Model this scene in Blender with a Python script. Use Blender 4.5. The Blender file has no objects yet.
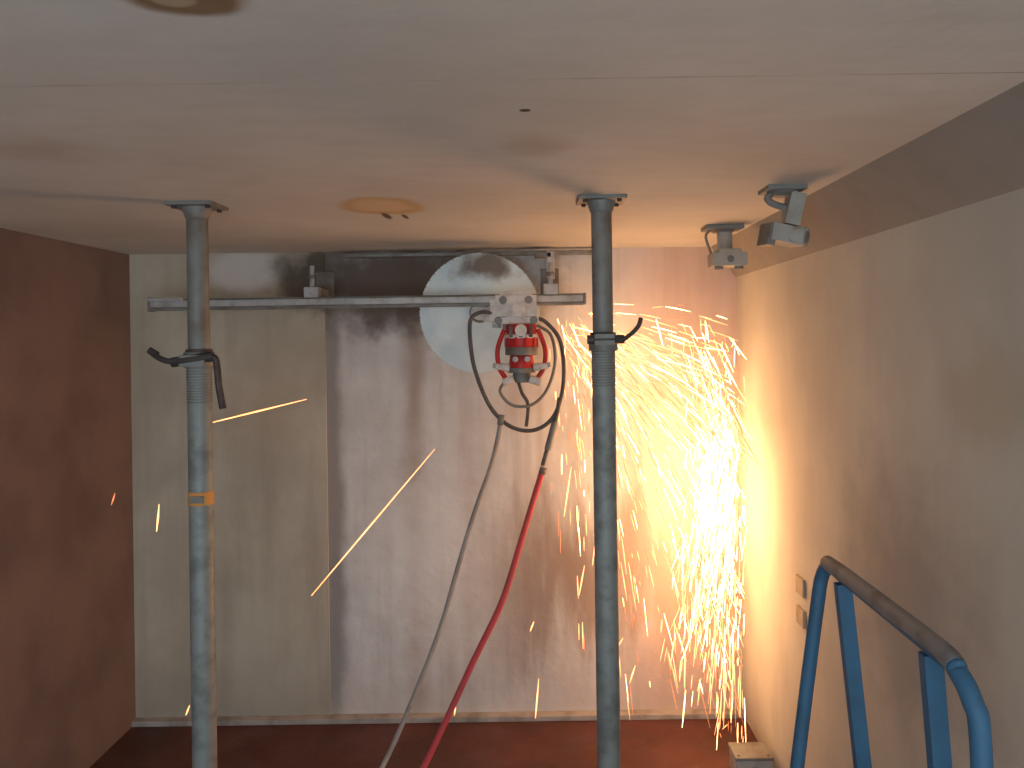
import bpy, bmesh, math, random
from mathutils import Vector, Matrix, noise
random.seed(7)
R = random.Random(11)

# ------------------------------------------------------------------ node helpers
class NT:
    def __init__(s, name):
        s.m = bpy.data.materials.new(name); s.m.use_nodes = True
        s.t = s.m.node_tree; s.n = s.t.nodes; s.l = s.t.links
        s.b = s.n["Principled BSDF"]; s.o = s.n["Material Output"]
        s.tc = None
    def pos(s):
        if not s.tc:
            s.tc = s.n.new("ShaderNodeTexCoord")
            s.sep = s.n.new("ShaderNodeSeparateXYZ"); s.l.new(s.tc.outputs["Object"], s.sep.inputs[0])
        return s.tc.outputs["Object"]
    def xyz(s, i):
        s.pos(); return s.sep.outputs[i]
    def put(s, sock, v):
        if isinstance(v, (int, float)): sock.default_value = v
        elif isinstance(v, tuple): sock.default_value = v if len(v) == len(sock.default_value) else (*v, 1)
        else: s.l.new(v, sock)
    def math(s, op, a, b=0.0, clamp=False):
        n = s.n.new("ShaderNodeMath"); n.operation = op; n.use_clamp = clamp
        s.put(n.inputs[0], a); s.put(n.inputs[1], b); return n.outputs[0]
    def ss(s, v, a, b, lo=0.0, hi=1.0):
        n = s.n.new("ShaderNodeMapRange"); n.interpolation_type = 'SMOOTHSTEP'
        s.put(n.inputs[0], v); n.inputs[1].default_value = a; n.inputs[2].default_value = b
        n.inputs[3].default_value = lo; n.inputs[4].default_value = hi; return n.outputs[0]
    def noise(s, scale=(1, 1, 1), sc=1.0, det=5, rough=.55, lo=.35, hi=.65, off=(0, 0, 0)):
        mp = s.n.new("ShaderNodeMapping"); s.l.new(s.pos(), mp.inputs[0])
        mp.inputs["Scale"].default_value = scale; mp.inputs["Location"].default_value = off
        n = s.n.new("ShaderNodeTexNoise"); s.l.new(mp.outputs[0], n.inputs["Vector"])
        n.inputs["Scale"].default_value = sc; n.inputs["Detail"].default_value = det
        n.inputs["Roughness"].default_value = rough
        return s.ss(n.outputs[0], lo, hi)
    def mix(s, f, a, b, mode='MIX'):
        n = s.n.new("ShaderNodeMix"); n.data_type = 'RGBA'; n.blend_type = mode
        s.put(n.inputs[0], f); s.put(n.inputs[6], a); s.put(n.inputs[7], b); return n.outputs[2]
    def band(s, v, a, b, w):
        return s.math('MULTIPLY', s.ss(v, a - w, a + w), s.ss(v, b - w, b + w, 1, 0))
    def blob(s, c, r, ax=(0, 1), w=.5, wob=0.0):
        dx = s.math('DIVIDE', s.math('SUBTRACT', s.xyz(ax[0]), c[0]), r[0])
        dz = s.math('DIVIDE', s.math('SUBTRACT', s.xyz(ax[1]), c[1]), r[1])
        d = s.math('SQRT', s.math('ADD', s.math('MULTIPLY', dx, dx), s.math('MULTIPLY', dz, dz)))
        if wob:
            d = s.math('ADD', d, s.math('MULTIPLY', s.math('SUBTRACT', s.noise(sc=6, lo=.2, hi=.8), .5), wob))
        return s.ss(d, 1 - w, 1 + w * .4, 1, 0)
    def bump(s, h, st=.2, d=.01):
        n = s.n.new("ShaderNodeBump"); n.inputs["Strength"].default_value = st; n.inputs["Distance"].default_value = d
        s.put(n.inputs["Height"], h); s.l.new(n.outputs[0], s.b.inputs["Normal"])
    def fin(s, col, rough=.8, metal=0.0, spec=.3):
        s.put(s.b.inputs["Base Color"], col); s.put(s.b.inputs["Roughness"], rough)
        s.b.inputs["Metallic"].default_value = metal
        s.b.inputs["Specular IOR Level"].default_value = spec
        return s.m

def simple(name, c1, c2, sc=12, rough=.5, metal=0.0, bump=.1, lo=.4, hi=.7):
    m = NT(name); f = m.noise(sc=sc, lo=lo, hi=hi)
    m.bump(m.noise(sc=sc * 4), bump, .003)
    return m.fin(m.mix(f, c1, c2), rough, metal)

def emis(name, col, st):
    m = NT(name)
    f = m.noise(sc=9)
    m.put(m.b.inputs["Base Color"], (0, 0, 0))
    m.put(m.b.inputs["Emission Color"], m.mix(f, col, (col[0], col[1] * .8, col[2] * .6)))
    m.b.inputs["Emission Strength"].default_value = st
    m.m.cycles.emission_sampling = 'NONE'
    return m.m

# ------------------------------------------------------------------ mesh builder
class B:
    def __init__(s, name, mats, bevel=0.0):
        s.name = name; s.mats = mats; s.bm = bmesh.new(); s.bevel = bevel
    def _mi(s, faces, mi, smooth=False):
        for f in faces: f.material_index = mi; f.smooth = smooth
    def box(s, c, size, mi=0, rot=None):
        M = Matrix.Translation(c) @ (rot.to_4x4() if rot else Matrix.Identity(4)) @ Matrix.Diagonal((*size, 1))
        r = bmesh.ops.create_cube(s.bm, size=1, matrix=M)
        s._mi({f for v in r['verts'] for f in v.link_faces}, mi)
    def beam(s, p0, p1, w, h, mi=0, up=(0, 0, 1)):
        p0 = Vector(p0); p1 = Vector(p1); d = (p1 - p0); L = d.length; z = d.normalized()
        x = Vector(up).cross(z)
        if x.length < 1e-3: x = Vector((1, 0, 0))
        x.normalize(); y = z.cross(x)
        rot = Matrix((x, y, z)).transposed()
        s.box((p0 + p1) / 2, (w, h, L), mi, rot)
    def cyl(s, p0, p1, r0, mi=0, r1=None, seg=24, smooth=True):
        p0 = Vector(p0); p1 = Vector(p1); d = p1 - p0
        q = d.to_track_quat('Z', 'Y').to_matrix().to_4x4()
        M = Matrix.Translation((p0 + p1) / 2) @ q
        r = bmesh.ops.create_cone(s.bm, cap_ends=True, segments=seg, radius1=r0, radius2=r0 if r1 is None else r1, depth=d.length, matrix=M)
        fs = {f for v in r['verts'] for f in v.link_faces}
        for f in fs:
            f.material_index = mi; f.smooth = smooth and len(f.verts) == 4
    def tube(s, pts, r, mi=0, seg=10, sub=6, taper=None, closed=False):
        P = [Vector(p) for p in pts]; Q = []
        if sub > 1 and len(P) > 2:
            n = len(P)
            for i in range(n if closed else n - 1):
                a = P[(i - 1) % n] if (closed or i > 0) else P[0]; b = P[i]; c = P[(i + 1) % n]
                d = P[(i + 2) % n] if (closed or i < n - 2) else P[-1]
                for k in range(sub):
                    t = k / sub
                    Q.append(.5 * ((2 * b) + (-a + c) * t + (2 * a - 5 * b + 4 * c - d) * t * t + (-a + 3 * b - 3 * c + d) * t ** 3))
            if not closed: Q.append(P[-1])
        else: Q = P
        rings = []; nrm = None; n = len(Q)
        for i, q in enumerate(Q):
            if closed: t = (Q[(i + 1) % n] - Q[i - 1]).normalized()
            else: t = (Q[min(i + 1, n - 1)] - Q[max(i - 1, 0)]).normalized()
            if nrm is None:
                nrm = t.cross(Vector((0, 0, 1)))
                if nrm.length < .1: nrm = t.cross(Vector((1, 0, 0)))
            nrm = (nrm - t * nrm.dot(t)).normalized(); bn = t.cross(nrm)
            rr = r * (taper(i / (n - 1)) if taper else 1)
            rings.append([s.bm.verts.new(q + (nrm * math.cos(a) + bn * math.sin(a)) * rr) for a in [2 * math.pi * k / seg for k in range(seg)]])
        m = len(rings)
        for i in range(m if closed else m - 1):
            A = rings[i]; C = rings[(i + 1) % m]
            for k in range(seg):
                f = s.bm.faces.new((A[k], A[(k + 1) % seg], C[(k + 1) % seg], C[k])); f.material_index = mi; f.smooth = True
        if not closed:
            f = s.bm.faces.new(rings[0][::-1]); f.material_index = mi
            f = s.bm.faces.new(rings[-1]); f.material_index = mi
    def done(s, recenter=True):
        if s.bm.verts and recenter:
            lo = Vector([min(v.co[i] for v in s.bm.verts) for i in range(3)])
            hi = Vector([max(v.co[i] for v in s.bm.verts) for i in range(3)])
            c = (lo + hi) / 2
            bmesh.ops.translate(s.bm, vec=-c, verts=s.bm.verts)
        else: c = Vector((0, 0, 0))
        bmesh.ops.recalc_face_normals(s.bm, faces=s.bm.faces)
        me = bpy.data.meshes.new(s.name); s.bm.to_mesh(me); s.bm.free()
        for m in s.mats: me.materials.append(m)
        o = bpy.data.objects.new(s.name, me); o.location = c
        bpy.context.scene.collection.objects.link(o)
        if s.bevel:
            b = o.modifiers.new("bevel", 'BEVEL'); b.width = s.bevel; b.segments = 2; b.limit_method = 'ANGLE'; b.angle_limit = math.radians(50)
        return o

# ------------------------------------------------------------------ room dimensions (m)
XL, XR, YB, YF, H = -2.25, 1.12, 4.34, -1.6, 2.60
HX, HZ = 0.98, 2.43     # haunch: starts on ceiling at HX, meets the right wall at HZ

# --- materials of the shell
m = NT("ceiling_paint")
base = m.mix(m.noise(sc=1.1, lo=.3, hi=.7), (.60, .615, .60), (.50, .51, .49))
base = m.mix(m.math('MULTIPLY', m.noise(scale=(1, 3, 1), sc=5, lo=.4, hi=.75), .2), base, (.40, .39, .37))
base = m.mix(m.blob((-.50, 1.12), (.10, .075), w=.25, wob=.3), base, (.22, .15, .09))
base = m.mix(m.blob((-.52, 1.13), (.035, .03), w=.25), base, (.38, .31, .21))
ring = m.blob((-.56, 2.90), (.165, .20), w=.2, wob=.2)
base = m.mix(ring, base, (.46, .35, .20))
base = m.mix(m.blob((-.57, 2.88), (.12, .14), w=.4, wob=.4), base, (.56, .45, .29))
base = m.mix(m.math('MULTIPLY', m.blob((-1.25, 2.0), (.16, .16), w=.9, wob=.5), .35), base, (.30, .22, .14))
base = m.mix(m.math('MULTIPLY', m.blob((0.0, 2.0), (.10, .14), w=.9, wob=.5), .4), base, (.30, .22, .14))
base = m.mix(m.math('MULTIPLY', m.blob((0.0, .96), (.10, .06), w=.9, wob=.5), .6), base, (.30, .23, .15))
base = m.mix(m.math('MULTIPLY', m.band(m.xyz(1), 1.499, 1.503, .003), m.noise(sc=3, lo=.35, hi=.65)), base, (.22, .20, .19))
base = m.mix(m.blob((-.017, 1.705), (.014, .012), w=.3), base, (.05, .04, .03))
base = m.mix(m.blob((-.59, 3.12), (.018, .09), w=.5), base, (.10, .07, .05))
base = m.mix(m.blob((-.52, 3.14), (.012, .07), w=.5), base, (.10, .07, .05))
m.bump(m.noise(sc=30), .12, .003)
M_ceil = m.fin(base, .8)

m = NT("back_wall_plaster")
x = m.xyz(0); z = m.xyz(2)
wx = m.math('ADD', x, m.math('MULTIPLY', m.math('SUBTRACT', m.noise(scale=(1, 1, .6), sc=4, lo=0, hi=1), .5), .10))
c = m.mix(m.noise(sc=2.2), (.76, .80, .83), (.62, .65, .67))
c = m.mix(m.math('MULTIPLY', m.band(wx, -1.20, -1.08, .04), .85), c, (.27, .27, .27))
c = m.mix(m.math('MULTIPLY', m.band(wx, -.74, -.62, .06), .7), c, (.34, .26, .21))
c = m.mix(m.math('MULTIPLY', m.band(wx, -.42, -.36, .06), .3), c, (.34, .30, .27))
st = m.noise(scale=(7, 1, .4), sc=1.5, det=6, lo=.44, hi=.78)
c = m.mix(m.math('MULTIPLY', st, .5), c, (.40, .36, .33))
st = m.noise(scale=(2.4, 1, .5), sc=1.3, det=6, lo=.48, hi=.68, off=(3, 0, 1))
c = m.mix(m.math('MULTIPLY', st, .35), c, (.38, .32, .28))
dn = m.math('ADD', z, m.math('MULTIPLY', m.math('SUBTRACT', m.noise(scale=(5, 1, 1), sc=1.5, lo=0, hi=1), .5), .9))
c = m.mix(m.math('MULTIPLY', m.band(dn, .45, 1.10, .25), m.math('MULTIPLY', m.ss(x, -.55, .1), .75)), c, (.27, .19, .15))
c = m.mix(m.math('MULTIPLY', m.blob((-.62, .85), (.38, .75), ax=(0, 2), w=.9, wob=.5), .65), c, (.84, .88, .92))
c = m.mix(m.math('MULTIPLY', m.ss(dn, .40, .0), .6), c, (.66, .62, .60))
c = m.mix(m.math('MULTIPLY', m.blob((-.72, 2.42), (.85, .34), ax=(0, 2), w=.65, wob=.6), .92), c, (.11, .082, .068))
c = m.mix(m.math('MULTIPLY', m.ss(x, .25, .8), .7), c, (.60, .44, .38))  # warm spark light on the right part, painted into the wall colour
m.bump(m.noise(sc=16), .2, .005)
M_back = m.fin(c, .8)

m = NT("back_panel_paint")
z = m.xyz(2)
c = m.mix(m.noise(sc=2.0), (.60, .58, .49), (.48, .455, .375))
st = m.noise(scale=(5, 1, .5), sc=1.4, det=6, lo=.42, hi=.78)
c = m.mix(m.math('MULTIPLY', st, .5), c, (.35, .30, .24))
c = m.mix(m.math('MULTIPLY', m.blob((-1.62, 2.50), (.24, .13), ax=(0, 2), w=.4, wob=.3), .8), c, (.72, .72, .72))
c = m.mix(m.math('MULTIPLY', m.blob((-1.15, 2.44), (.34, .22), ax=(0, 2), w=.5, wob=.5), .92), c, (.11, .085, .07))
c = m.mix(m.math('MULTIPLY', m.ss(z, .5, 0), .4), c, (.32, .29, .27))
m.bump(m.noise(sc=14), .15, .004)
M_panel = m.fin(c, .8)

m = NT("left_wall_paint")
c = m.mix(m.noise(sc=1.8), (.245, .175, .16), (.175, .128, .118))
c = m.mix(m.math('MULTIPLY', m.noise(scale=(1, 2, .8), sc=3), .25), c, (.24, .185, .17))
m.bump(m.noise(sc=25), .1, .003)
M_left = m.fin(c, .85)

m = NT("right_wall_plaster")
c = m.mix(m.noise(sc=1.4, lo=.3, hi=.7), (.62, .63, .57), (.51, .515, .47))
c = m.mix(m.math('MULTIPLY', m.blob((2.45, 1.25), (.50, .42), ax=(1, 2), w=.8, wob=.6), .6), c, (.27, .27, .28))
c = m.mix(m.math('MULTIPLY', m.blob((1.95, 1.95), (.22, .16), ax=(1, 2), w=.8, wob=.6), .45), c, (.42, .37, .26))
c = m.mix(m.math('MULTIPLY', m.noise(scale=(1, 2, .6), sc=2, det=6, lo=.45, hi=.75), .25), c, (.40, .39, .36))
m.bump(m.noise(sc=18), .1, .003)
M_right = m.fin(c, .9)

M_haunch = simple("haunch_grey", (.27, .27, .26), (.24, .24, .235), 5, .9)  # even grey, darker than the ceiling and right wall
m = NT("red_oxide_floor")
c = m.mix(m.noise(sc=2.5), (.13, .050, .042), (.085, .038, .032))
c = m.mix(m.noise(sc=14, lo=.6, hi=.8), c, (.14, .09, .075))
m.bump(m.noise(sc=12), .25, .005)
M_floor = m.fin(c, m.noise(sc=3, lo=-.3, hi=1.2))

# --- shell
b = B("floor", [M_floor]); b.box(((XL + XR) / 2, (YB + YF) / 2, -.05), (XR - XL + .4, YB - YF + .2, .1)); b.done(False)
b = B("ceiling", [M_ceil]); b.box(((XL + XR) / 2, (YB + YF) / 2, H + .05), (XR - XL + .4, YB - YF + .2, .1)); b.done(False)
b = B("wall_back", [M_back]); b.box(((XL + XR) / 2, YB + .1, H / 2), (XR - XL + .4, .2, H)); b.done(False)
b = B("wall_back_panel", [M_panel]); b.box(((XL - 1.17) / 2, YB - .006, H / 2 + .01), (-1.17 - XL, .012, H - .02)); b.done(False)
b = B("wall_left", [M_left]); b.box((XL - .1, (YB + YF) / 2, H / 2), (.2, YB - YF, H)); b.done(False)
b = B("wall_right", [M_right]); b.box((XR + .1, (YB + YF) / 2, H / 2), (.2, YB - YF, H)); b.done(False)
b = B("trim_haunch", [M_haunch])
pr = [(HX, H), (XR, H), (XR, HZ)]
A = [b.bm.verts.new((p[0], YF, p[1])) for p in pr]; C = [b.bm.verts.new((p[0], YB, p[1])) for p in pr]
b.bm.faces.new(A); b.bm.faces.new(C[::-1])
for i in range(3): b.bm.faces.new((A[i], A[(i + 1) % 3], C[(i + 1) % 3], C[i]))
b.done(False)
M_curb = simple("curb_mortar", (.44, .43, .42), (.28, .26, .24), 8, .85)
b = B("baseboard_back", [M_curb], .004); b.box(((XL + XR) / 2, YB - .03, .015), (XR - XL, .06, .03)); b.done()

# ------------------------------------------------------------------ object materials
M_galv = simple("galvanised_steel", (.30, .34, .34), (.20, .22, .22), 14, .6, .3)
M_galvd = simple("weathered_steel", (.25, .27, .27), (.19, .17, .15), 10, .6, .3)
M_dark = simple("dark_iron", (.07, .065, .065), (.12, .09, .08), 20, .55, .4)
M_orange = simple("orange_label", (.70, .30, .08), (.6, .42, .16), 40, .6)
M_alu = simple("aluminium_rail", (.50, .53, .55), (.36, .38, .39), 18, .5, .2)
m = NT("blade_steel")
f = m.blob((-.03, .50), (.17, .10), ax=(0, 2), w=.6, wob=1.0)
c = m.mix(m.noise(sc=4), (.74, .92, 1.0), (.56, .75, .86))
c = m.mix(m.math('MULTIPLY', f, .95), c, (.17, .14, .12))
M_blade = m.fin(c, .45, 0)
M_white = simple("white_casting", (.78, .78, .76), (.58, .56, .54), 20, .5)
M_red = simple("red_motor_paint", (.60, .035, .035), (.40, .04, .035), 16, .4)
M_black = simple("black_rubber", (.11, .105, .10), (.16, .15, .145), 20, .6)
M_rhose = simple("red_hose", (.58, .08, .10), (.48, .09, .10), 10, .55)
M_ghose = simple("grey_hose", (.38, .38, .37), (.30, .28, .27), 10, .6)
M_blue = simple("blue_paint", (.05, .15, .27), (.045, .12, .21), 9, .5)
M_worn = simple("worn_grip", (.26, .26, .27), (.17, .16, .16), 14, .5, .2)
M_cam = simple("grey_fixture_paint", (.42, .43, .41), (.32, .32, .30), 12, .6)
M_glass = simple("lens_glass", (.22, .22, .22), (.16, .16, .16), 10, .2)
M_plate = simple("ochre_plate", (.42, .37, .27), (.34, .29, .21), 20, .6)

# ------------------------------------------------------------------ steel props
def prop(px, py, zc):
    b = B("steel_prop", [M_galv, M_galvd, M_dark, M_orange], .0015)
    b.box((px, py, H - .006), (.17, .15, .012), 1)
    b.box((px, py, .006), (.15, .15, .012), 1)
    for sx in (-1, 1):
        for sy in (-1, 1):
            b.cyl((px + sx * .06, py + sy * .05, H - .022), (px + sx * .06, py + sy * .05, H - .010), .009, 2, seg=6)
    b.cyl((px, py, H - .05), (px, py, H - .012), .040, 1, r1=.052)
    b.cyl((px, py, zc), (px, py, H - .03), .037, 1)             # inner tube
    b.cyl((px, py, .012), (px, py, zc), .042, 0)                # outer tube
    for i in range(9):                                          # pin holes
        zz = zc + .12 + i * .055
        if zz < H - .1: b.cyl((px, py - .0385, zz), (px, py - .036, zz), .005, 1, seg=12)
    for i in range(14):                                         # thread
        zz = zc - .03 - i * .010
        b.cyl((px, py, zz), (px, py, zz + .005), .0435, 1, seg=24)
    b.cyl((px, py, zc - .035), (px, py, zc + .02), .052, 1, seg=24)
    b.cyl((px, py, zc + .02), (px, py, zc + .03), .046, 2, seg=24)
    return b

b = prop(-1.21, 2.80, 2.05)
cx, cy = -1.21, 2.80
b.tube([(cx - .15, cy - .05, 2.075), (cx - .12, cy - .06, 2.055), (cx - .08, cy - .06, 2.04), (cx - .03, cy - .055, 2.05), (cx + .04, cy - .05, 2.045)], .010, 2)
b.cyl((cx - .155, cy - .05, 2.080), (cx - .125, cy - .05, 2.062), .012, 2)
b.tube([(cx + .03, cy - .055, 2.05), (cx + .075, cy - .05, 2.05), (cx + .085, cy - .05, 2.01), (cx + .09, cy - .05, 1.95), (cx + .105, cy - .055, 1.87)], .012, 2)
b.cyl((cx - .075, cy - .05, 2.035), (cx + .07, cy - .05, 2.055), .018, 2, seg=12)
b.box((cx, cy - .045, 2.04), (.09, .04, .04), 1)
b.cyl((cx, cy, 1.525), (cx, cy, 1.572), .0445, 3)
b.box((cx + .003, cy - .044, 1.548), (.05, .004, .025), 1)
b.done()
b = prop(.24, 2.79, 2.09)
cx, cy = .24, 2.79
b.tube([(cx - .03, cy - .055, 2.10), (cx + .05, cy - .055, 2.09), (cx + .09, cy - .05, 2.11), (cx + .12, cy - .05, 2.14), (cx + .13, cy - .05, 2.17)], .008, 2)
b.cyl((cx - .06, cy - .05, 2.095), (cx + .07, cy - .05, 2.095), .016, 2, seg=12)
b.box((cx, cy - .045, 2.095), (.07, .04, .04), 1)
b.done()

# ------------------------------------------------------------------ saw rail with wall brackets
ry, rz = 4.06, 2.308
b = B("saw_guide_rail", [M_alu, M_galvd, M_dark], .004)
b.box((-.88, ry, rz), (2.26, .05, .034), 0)
b.box((-.88, ry - .012, rz - .026), (2.26, .022, .018), 1)
b.box((-.88, ry, rz + .022), (2.26, .02, .010), 1)
b.box((-1.91, ry - .03, rz + .022), (.18, .03, .018), 0)
b.box((-2.00, ry, rz - .002), (.015, .06, .075), 1)
b.box((.255, ry, rz - .002), (.015, .06, .06), 1)
for bx in (-1.16, .08):
    b.box((bx, YB - .035, rz + .10), (.10, .02, .16), 1)        # foot plate on the wall
    b.box((bx, (ry + YB) / 2, rz + .06), (.045, YB - ry - .03, .04), 1)
    b.box((bx, ry, rz + .05), (.075, .06, .055), 0)
    b.cyl((bx, ry, rz + .07), (bx, ry, rz + .19), .013, 0, seg=12)
    b.cyl((bx, ry, rz + .12), (bx, ry, rz + .14), .024, 1, seg=6)
b.box((-.36, YB - .05, 2.572), (1.40, .05, .022), 1)            # upper ledger angle
b.box((.085, YB - .10, 2.50), (.045, .06, .15), 0)
b.box((.045, YB - .10, 2.555), (.09, .06, .03), 1)
b.done()

# ------------------------------------------------------------------ wall saw with blade
bx, by, bz = -.30, 4.19, 2.245
BR = .318
b = B("wall_saw", [M_blade, M_white, M_red, M_black, M_galvd, M_alu], .0015)
b.cyl((bx, by - .002, bz), (bx, by + .002, bz), BR, 0, seg=96, smooth=False)
n = 48
for i in range(n):
    a = 2 * math.pi * i / n
    rot = Matrix.Rotation(-a, 3, 'Y')
    p = Vector((bx, by, bz)) + rot @ Vector((BR + .001, 0, 0))
    b.box(p, (.008, .005, .037), 0, rot)
b.cyl((bx, by - .012, bz), (bx, by + .012, bz), .055, 4, seg=32)
b.cyl((bx, by - .03, bz), (bx, by - .01, bz), .030, 5, seg=6)
for i in range(6):
    a = i * math.pi / 3
    b.cyl((bx + .04 * math.cos(a), by - .018, bz + .04 * math.sin(a)), (bx + .04 * math.cos(a), by - .01, bz + .04 * math.sin(a)), .006, 3, seg=8)
b.box((-.10, ry - .065, 2.27), (.21, .07, .11), 1)
b.box((-.10, ry - .02, 2.335), (.17, .10, .02), 1)
for sx in (-.165, -.035):
    b.cyl((sx, ry - .11, 2.30), (sx, ry - .095, 2.30), .020, 4)
b.box((-.10, ry - .11, 2.25), (.10, .03, .075), 1)
b.cyl((-.10, ry - .14, 2.255), (-.10, ry - .12, 2.255), .026, 1)
b.box((-.10, ry - .07, 2.195), (.23, .08, .035), 1)
for sx in (-.19, -.01): b.cyl((sx, ry - .12, 2.195), (sx, ry - .02, 2.195), .020, 4)
b.box((-.215, ry - .07, 2.25), (.035, .05, .11), 1)
b.beam((-.12, ry + .07, 2.20), (bx, ry + .07, bz), .075, .045, 1, up=(0, 1, 0))
b.cyl((bx, ry + .03, bz), (bx, by - .02, bz), .04, 1)
b.box((-.13, ry + .02, 2.19), (.08, .14, .07), 4)
mx, my = -.075, ry - .08
b.cyl((mx, my, 2.175), (mx, my, 2.06), .078, 2, seg=32)
b.cyl((mx, my, 2.125), (mx, my, 2.105), .083, 1, seg=32)
b.cyl((mx, my, 2.06), (mx, my, 2.02), .083, 4, seg=32)
for i in range(10):
    a = i * math.pi / 5
    b.box((mx + .08 * math.cos(a), my + .08 * math.sin(a), 2.085), (.012, .012, .05), 2, Matrix.Rotation(a, 3, 'Z'))
for s in (-.05, 0, .05):
    b.box((mx + s, my - .075, 2.14), (.018, .02, .06), 3)
b.cyl((mx, my, 2.02), (mx, my, 1.955), .058, 2, r1=.068, seg=24)
b.cyl((mx, my, 1.955), (mx, my, 1.93), .070, 4, seg=24)
b.cyl((mx, my, 1.93), (mx, my, 1.88), .045, 4, seg=24)
for s in (-1, 1):
    b.tube([(mx + s * .085, my - .02, 2.15), (mx + s * .12, my - .03, 2.05), (mx + s * .11, my - .03, 1.95), (mx + s * .06, my - .02, 1.88)], .012, 2)
    b.cyl((mx + s * .06, my - .03, 1.955), (mx + s * .13, my - .03, 1.965), .019, 1, seg=12)
    b.cyl((mx + s * .04, my - .03, 1.90), (mx + s * .095, my - .03, 1.88), .021, 1, seg=12)
    b.cyl((mx + s * .12, my - .03, 1.965), (mx + s * .145, my - .03, 1.97), .012, 5, seg=6)
b.cyl((mx, my - .09, 2.145), (mx, my - .07, 2.145), .03, 1)
b.cyl((mx - .03, my - .08, 2.00), (mx - .03, my - .05, 2.00), .016, 5, seg=6)
b.cyl((mx + .03, my - .08, 2.00), (mx + .03, my - .05, 2.00), .016, 5, seg=6)
b.tube([(mx - .13, my, 2.23), (mx - .20, my - .02, 2.24), (mx - .255, my - .03, 2.20), (mx - .255, my - .04, 2.07), (mx - .23, my - .04, 1.93),
        (mx - .16, my - .04, 1.76), (mx - .06, my - .04, 1.66), (mx + .06, my - .04, 1.64), (mx + .16, my - .04, 1.71), (mx + .21, my - .03, 1.87), (mx + .20, my - .02, 2.08), (mx + .12, my, 2.19), (mx + .06, my, 2.20)], .0105, 3, sub=8)
b.tube([(mx - .07, my - .03, 1.90), (mx - .11, my - .05, 1.84), (mx - .05, my - .06, 1.77), (mx + .05, my - .06, 1.77), (mx + .13, my - .05, 1.85), (mx + .17, my - .04, 1.99), (mx + .15, my - .02, 2.12), (mx + .08, my, 2.17)], .008, 4, sub=8)
b.tube([(mx - .02, my, 1.89), (mx + .00, my - .05, 1.83), (mx + .03, my - .05, 1.77), (mx + .02, my - .05, 1.66)], .009, 3, sub=8)
b.tube([(mx + .19, my - .03, 1.80), (mx + .175, my - .05, 1.72), (mx + .14, my - .04, 1.60), (mx + .10, my - .04, 1.46)], .011, 3, sub=8)
b.cyl((mx + .165, my - .045, 1.68), (mx + .125, my - .04, 1.54), .017, 4, seg=12)
b.cyl((-.20, ry - .06, 2.16), (-.20, ry - .06, 2.24), .022, 5)
b.done()

b = B("red_hydraulic_hose", [M_rhose, M_galvd])
b.tube([(mx + .10, my - .04, 1.44), (mx + .06, 3.92, 1.32), (mx + .02, 3.88, 1.20), (mx - .02, 3.85, 1.08), (mx - .11, 3.80, .82),
        (mx - .25, 3.75, .55), (mx - .39, 3.70, .27), (mx - .51, 3.62, .06), (mx - .62, 3.45, .018), (mx - .72, 3.1, .016), (mx - .75, 2.4, .016), (mx - .6, 1.4, .016), (mx - .5, .2, .016)], .0155, 0, sub=8)
b.cyl((mx + .105, my - .04, 1.45), (mx + .094, my - .04, 1.42), .018, 1)
b.done()
b = B("grey_water_hose", [M_ghose, M_galvd])
b.tube([(mx - .105, my - .045, 1.715), (mx - .125, 3.94, 1.60), (mx - .165, 3.92, 1.45), (mx - .24, 3.90, 1.25), (mx - .32, 3.88, 1.0), (mx - .41, 3.85, .7), (mx - .53, 3.80, .4),
        (mx - .66, 3.72, .12), (mx - .74, 3.55, .02), (mx - .88, 3.1, .016), (mx - 1.0, 2.4, .016), (mx - 1.05, 1.2, .016), (mx - 1.05, .2, .016)], .012, 0, sub=8)
b.cyl((mx - .104, my - .045, 1.72), (mx - .112, my - .045, 1.67), .016, 1)
b.done()

# ------------------------------------------------------------------ small ceiling fixtures (security cameras)
b = B("security_camera", [M_cam, M_galvd, M_glass], .004)
X, Y = .85, 3.53
b.box((X, Y, H - .010), (.17, .12, .020), 1)
b.cyl((X, Y, H - .03), (X, Y, H - .016), .045, 1, r1=.06)
b.cyl((X + .01, Y, H - .12), (X + .01, Y, H - .02), .034, 0)
b.box((X + .02, Y, H - .155), (.15, .13, .060), 0)
b.box((X + .02, Y, H - .118), (.10, .12, .020), 0)
for k in (-.045, .045):
    b.cyl((X + .02 + k, Y - .03, H - .20), (X + .02 + k, Y - .03, H - .180), .020, 1, seg=16)
b.cyl((X + .02, Y - .069, H - .155), (X + .02, Y - .063, H - .155), .016, 2)
b.tube([(X - .055, Y, H - .02), (X - .075, Y, H - .05), (X - .05, Y, H - .13)], .006, 1)
b.done()
b = B("security_camera", [M_cam, M_galvd, M_glass], .004)
X, Y = .84, 2.64
b.box((X, Y, H - .007), (.13, .12, .014), 1)
b.cyl((X, Y, H - .03), (X, Y, H - .014), .03, 1, r1=.05)
b.tube([(X - .03, Y, H - .015), (X - .05, Y, H - .035), (X - .03, Y, H - .055), (X + .02, Y, H - .07)], .012, 1)
b.box((X + .035, Y, H - .075), (.05, .07, .11), 0, Matrix.Rotation(.25, 3, 'Y'))
rot = Matrix.Rotation(.20, 3, 'Y') @ Matrix.Rotation(.2, 3, 'Z')
b.box((X + .0, Y, H - .160), (.12, .09, .058), 0, rot)
b.box((X - .055, Y - .01, H - .160), (.025, .08, .075), 1, rot)
d = Vector((.75, -.55, -.15)).normalized(); c0 = Vector((X + .035, Y - .03, H - .168))
b.cyl(c0 - d * .03, c0 + d * .035, .032, 0, seg=24)
b.cyl(c0 + d * .033, c0 + d * .038, .020, 2, seg=24)
b.done()

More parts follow.
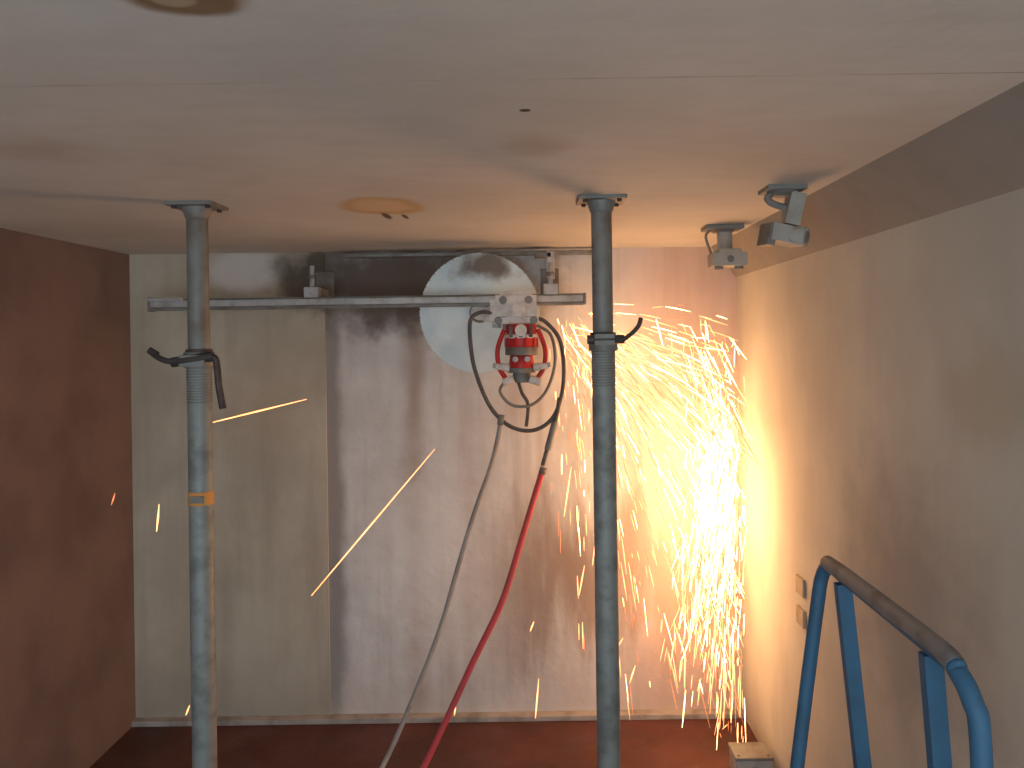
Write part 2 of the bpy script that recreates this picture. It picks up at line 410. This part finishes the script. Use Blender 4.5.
# wall plates and floor box
b = B("wall_socket_plate", [M_plate, M_dark], .002)
for zz in (1.03, .90):
    b.box((XR - .006, 3.33, zz), (.012, .09, .075), 0)
    for k in (-.018, .018): b.cyl((XR - .0125, 3.33 + k, zz), (XR - .011, 3.33 + k, zz), .005, 0, seg=10)
b.done()
b = B("junction_box", [M_cam, M_galvd], .006)
b.box((1.0, 3.74, .05), (.17, .14, .10), 0); b.box((1.0, 3.74, .108), (.18, .15, .016), 1)
for k in (-.07, .07): b.cyl((1.0 + k, 3.69, .11), (1.0 + k, 3.69, .122), .008, 1, seg=6)
b.cyl((1.0, 3.67, .05), (1.0, 3.64, .05), .022, 1)
b.done()

# ------------------------------------------------------------------ blue ladder with handrail
b = B("step_ladder", [M_blue, M_worn, M_galvd], .004)
lx = .75
rt = 1.505
top = [(lx - .21, 2.05, .02), (lx - .14, 2.05, .50), (lx - .075, 2.05, 1.0), (lx - .022, 2.05, 1.38), (lx - .008, 2.045, 1.47), (lx, 2.01, rt), (lx, 1.93, rt)]
end = [(lx, 1.93, rt), (lx, 1.46, rt - .005), (lx, 1.40, rt - .015), (lx + .003, 1.36, rt - .05), (lx + .01, 1.35, rt - .12), (lx + .02, 1.35, 1.0), (lx + .05, 1.35, .50), (lx + .08, 1.35, .02)]
b.tube(top, .018, 0, seg=14, sub=6)
b.tube(end, .018, 0, seg=14, sub=6)
b.tube([(lx, 2.03, rt + .002), (lx, 1.93, rt + .004), (lx, 1.7, rt + .004), (lx, 1.46, rt + .002), (lx, 1.41, rt - .007)], .0195, 1, seg=14)
leg2 = ((lx, 1.93, rt - .02), (lx + .14, 1.93, .02)); leg3 = ((lx, 1.50, rt - .02), (lx + .10, 1.50, .02))
b.beam(*leg2, .036, .026, 0, up=(0, 1, 0)); b.beam(*leg3, .036, .026, 0, up=(0, 1, 0))
for i in range(4):
    zz = .17 + i * .28
    b.beam((lx + .14 * (1 - zz / 1.5), 1.93, zz), (lx + .10 * (1 - zz / 1.5), 1.50, zz), .06, .025, 2)
b.beam((lx - .16, 2.05, .35), (lx + .11, 1.93, .35), .02, .03, 0)
for p in ((lx - .21, 2.05), (lx + .08, 1.35), (lx + .14, 1.93), (lx + .10, 1.50)):
    b.cyl((p[0], p[1], .0), (p[0], p[1], .05), .026, 1, seg=14)
b.done()

# ------------------------------------------------------------------ sparks (simulated ballistic streaks)
S1 = emis("spark_hot", (1, .66, .34), 9)
S2 = emis("spark_mid", (1, .46, .19), 3.5)
S3 = emis("spark_cool", (1, .32, .13), 1.5)
b = B("grinding_sparks", [S1, S2, S3])
def taper(t): return .25 + .75 * math.sin(math.pi * min(1, max(0, t * .9 + .08)))
def streak(p, q, r, mi, mid=None):
    pts = [p, mid if mid else (Vector(p) + Vector(q)) / 2, q]
    b.tube(pts, r, mi, seg=3, sub=1, taper=taper)
XW = 1.03
def step(p, v, k, dt):
    v = v + Vector((0, 0, -9.8)) * dt - v * k * dt
    p = p + v * dt
    if p.x > XW and v.x > 0:
        p.x = XW - R.random() * .05; v.x *= -R.uniform(.05, .25); v.z = v.z * .8 - .4; v.y += R.uniform(-.4, .1)
    if p.y > YB - .04: p.y = YB - .04; v.y *= -.3
    if p.z < .02: p.z = .02; v.z *= -.35
    return p, v
cnt = 0
while cnt < 1550:
    p = Vector((.10 + R.uniform(-.03, .22), 4.12 + R.uniform(-.06, .1), 2.24 + R.uniform(-.18, .05)))
    kind = R.random(); dt = .003; k = 1.5
    if kind < .78:
        a = math.radians(-R.triangular(-16, 70, 48)); sp = R.uniform(3.8, 6.8)
    elif kind < .91:
        a = math.radians(-R.uniform(40, 80)); sp = R.uniform(1.5, 4.5)
    else:
        a = math.radians(-R.uniform(60, 98)); sp = R.uniform(.6, 3.0)
    v = Vector((sp * math.cos(a), R.uniform(-.9, .25), sp * math.sin(a)))
    T = R.random() ** .9 * .46; t = 0
    while t < T:
        p, v = step(p, v, k, dt); t += dt
    if p.y < 3.5 or p.x < .07 or p.z < .08: continue
    ex = R.uniform(.006, .032) if R.random() < .85 else R.uniform(.03, .05)
    p0 = p.copy(); v0 = v.copy()
    pm = p0 + v0 * ex * .5 + Vector((0, 0, -9.8)) * (ex * .5) ** 2 * .5
    p1 = p0 + v0 * ex + Vector((0, 0, -9.8)) * ex ** 2 * .5
    if p1.x > XW + .03 or p1.y > YB - .03 or p1.z < .03: continue
    if (p1 - p0).length < .015: continue
    q = R.random(); core = p.x > .78 and .7 < p.z < 1.9
    mi = 0 if q < (.45 if core else .18) else (1 if q < .65 else 2)
    streak(p0, p1, R.uniform(.0014, .0034), mi, pm)
    cnt += 1
# dense falling curtain where the stream rebounds from the right wall
for i in range(900):
    z0 = R.gauss(1.30, .42)
    if not .2 < z0 < 2.2: continue
    x0 = .95 - .20 * max(0, (1.3 - z0)) - .12 * max(0, z0 - 1.5) + R.gauss(0, .05 + .04 * abs(z0 - 1.3))
    if x0 > 1.05: continue
    y0 = R.uniform(3.85, 4.25); L = R.uniform(.04, .18); ln = R.gauss(.20, .12) if z0 < 1.55 else R.gauss(-.30, .2)
    q = R.random(); near = abs(z0 - 1.3) < .3
    streak((x0, y0, z0), (x0 - L * ln, y0 - .02, z0 - L), R.uniform(.0016, .0042), 0 if q < (.6 if near else .25) else (1 if q < .75 else 2))
# stray long sparks
streak((-1.75, 4.15, 1.675), (-1.21, 4.1, 1.80), .005, 1)
streak((-1.17, 4.0, .80), (-.52, 3.95, 1.55), .0042, 1)
streak((-1.96, 4.0, 1.14), (-1.945, 4.0, 1.28), .006, 1)
streak((-2.19, 4.0, 1.28), (-2.17, 4.0, 1.34), .005, 2)
for (x0, z0, x1, z1) in ((-.03, .18, -.01, .38), (-.44, .20, -.43, .28), (-.05, .62, -.03, .67), (-1.80, .22, -1.78, .27), (.20, .80, .23, .95), (.27, .95, .31, 1.25), (.13, 1.2, .17, 1.45), (.34, .45, .42, .58), (.45, .35, .48, .44)):
    streak((x0, 3.95, z0), (x1, 3.95, z1), .0045, 1)
sparks = b.done()

# emission-only glow volumes added around the stream, standing in for bloom and haze
def glow_mat(st, col):
    mt = bpy.data.materials.new("spark_glow"); mt.use_nodes = True
    n = mt.node_tree.nodes; l = mt.node_tree.links; n.clear()
    out = n.new("ShaderNodeOutputMaterial"); pv = n.new("ShaderNodeEmission")
    tc = n.new("ShaderNodeTexCoord"); ln = n.new("ShaderNodeVectorMath"); ln.operation = 'LENGTH'
    l.new(tc.outputs["Object"], ln.inputs[0])
    mr = n.new("ShaderNodeMapRange"); mr.interpolation_type = 'SMOOTHERSTEP'
    mr.inputs[1].default_value = 0.0; mr.inputs[2].default_value = 1.0; mr.inputs[3].default_value = 1; mr.inputs[4].default_value = 0
    l.new(ln.outputs["Value"], mr.inputs[0])
    mu = n.new("ShaderNodeMath"); mu.operation = 'MULTIPLY'; l.new(mr.outputs[0], mu.inputs[0]); mu.inputs[1].default_value = st
    l.new(mu.outputs[0], pv.inputs["Strength"]); pv.inputs["Color"].default_value = (*col, 1)
    l.new(pv.outputs[0], out.inputs["Volume"])
    return mt
def child(o, loc):
    o.parent = sparks; o.location = Vector(loc) - sparks.location
    bpy.context.scene.collection.objects.link(o)
def glow_volume(loc, sc, rot, mt):
    bm = bmesh.new(); bmesh.ops.create_icosphere(bm, subdivisions=3, radius=1)
    me = bpy.data.meshes.new("glow_volume"); bm.to_mesh(me); bm.free(); me.materials.append(mt)
    o = bpy.data.objects.new("glow_volume", me)
    o.scale = sc; o.rotation_euler = (0, math.radians(rot), 0)
    child(o, loc)
glow_volume((.72, 3.93, 1.30), (.37, .38, 1.15), 4, glow_mat(1.2, (1, .26, .09)))
glow_volume((.92, 3.98, 1.34), (.13, .26, .52), 5, glow_mat(4.0, (1, .42, .14)))

# the sparks' own light: many small fire-coloured lamps spread through the stream
def lamp(loc, e, r=.03, col=(1, .45, .18)):
    ld = bpy.data.lights.new("spark_light", 'POINT'); ld.energy = e * .62; ld.color = col; ld.shadow_soft_size = r
    child(bpy.data.objects.new("spark_light", ld), loc)
for (x_, y_, z_, e_) in ((.88, 4.05, 1.55, 5), (.84, 3.8, 1.45, 5), (.90, 4.15, 1.25, 5), (.84, 3.95, 1.15, 6), (.84, 3.8, 1.30, 5), (.78, 4.1, 1.05, 4),
                         (.80, 3.75, .85, 4), (.74, 4.0, .70, 4), (.76, 3.85, .45, 3), (.70, 4.0, 1.6, 3), (.76, 3.9, 1.85, 3), (.60, 4.15, 1.95, 2), (.40, 4.1, 2.1, 1.5), (.55, 3.9, 1.35, 2.5), (.45, 4.0, 1.7, 2)):
    lamp((x_, y_, z_), e_)

# ------------------------------------------------------------------ light: added cool world fill, entering by the unseen end left open for it
w = bpy.data.worlds.new("World"); bpy.context.scene.world = w; w.use_nodes = True
bg = w.node_tree.nodes["Background"]; bg.inputs[0].default_value = (.88, .96, 1.0, 1); bg.inputs[1].default_value = 2.65
bpy.context.scene.view_settings.view_transform = 'Standard'

# ------------------------------------------------------------------ camera
cam = bpy.data.cameras.new("camera"); co = bpy.data.objects.new("camera", cam)
bpy.context.scene.collection.objects.link(co); bpy.context.scene.camera = co
cam.sensor_width = 36; cam.lens = 36 * 780 / 1024; cam.clip_start = .05
cam.shift_x = -24 / 1024; cam.shift_y = -45 / 1024
co.location = (0, 0, 2.10)
co.rotation_euler = (Matrix.Rotation(math.radians(90), 3, 'X') @ Matrix.Rotation(math.radians(-.8), 3, 'Z')).to_euler()
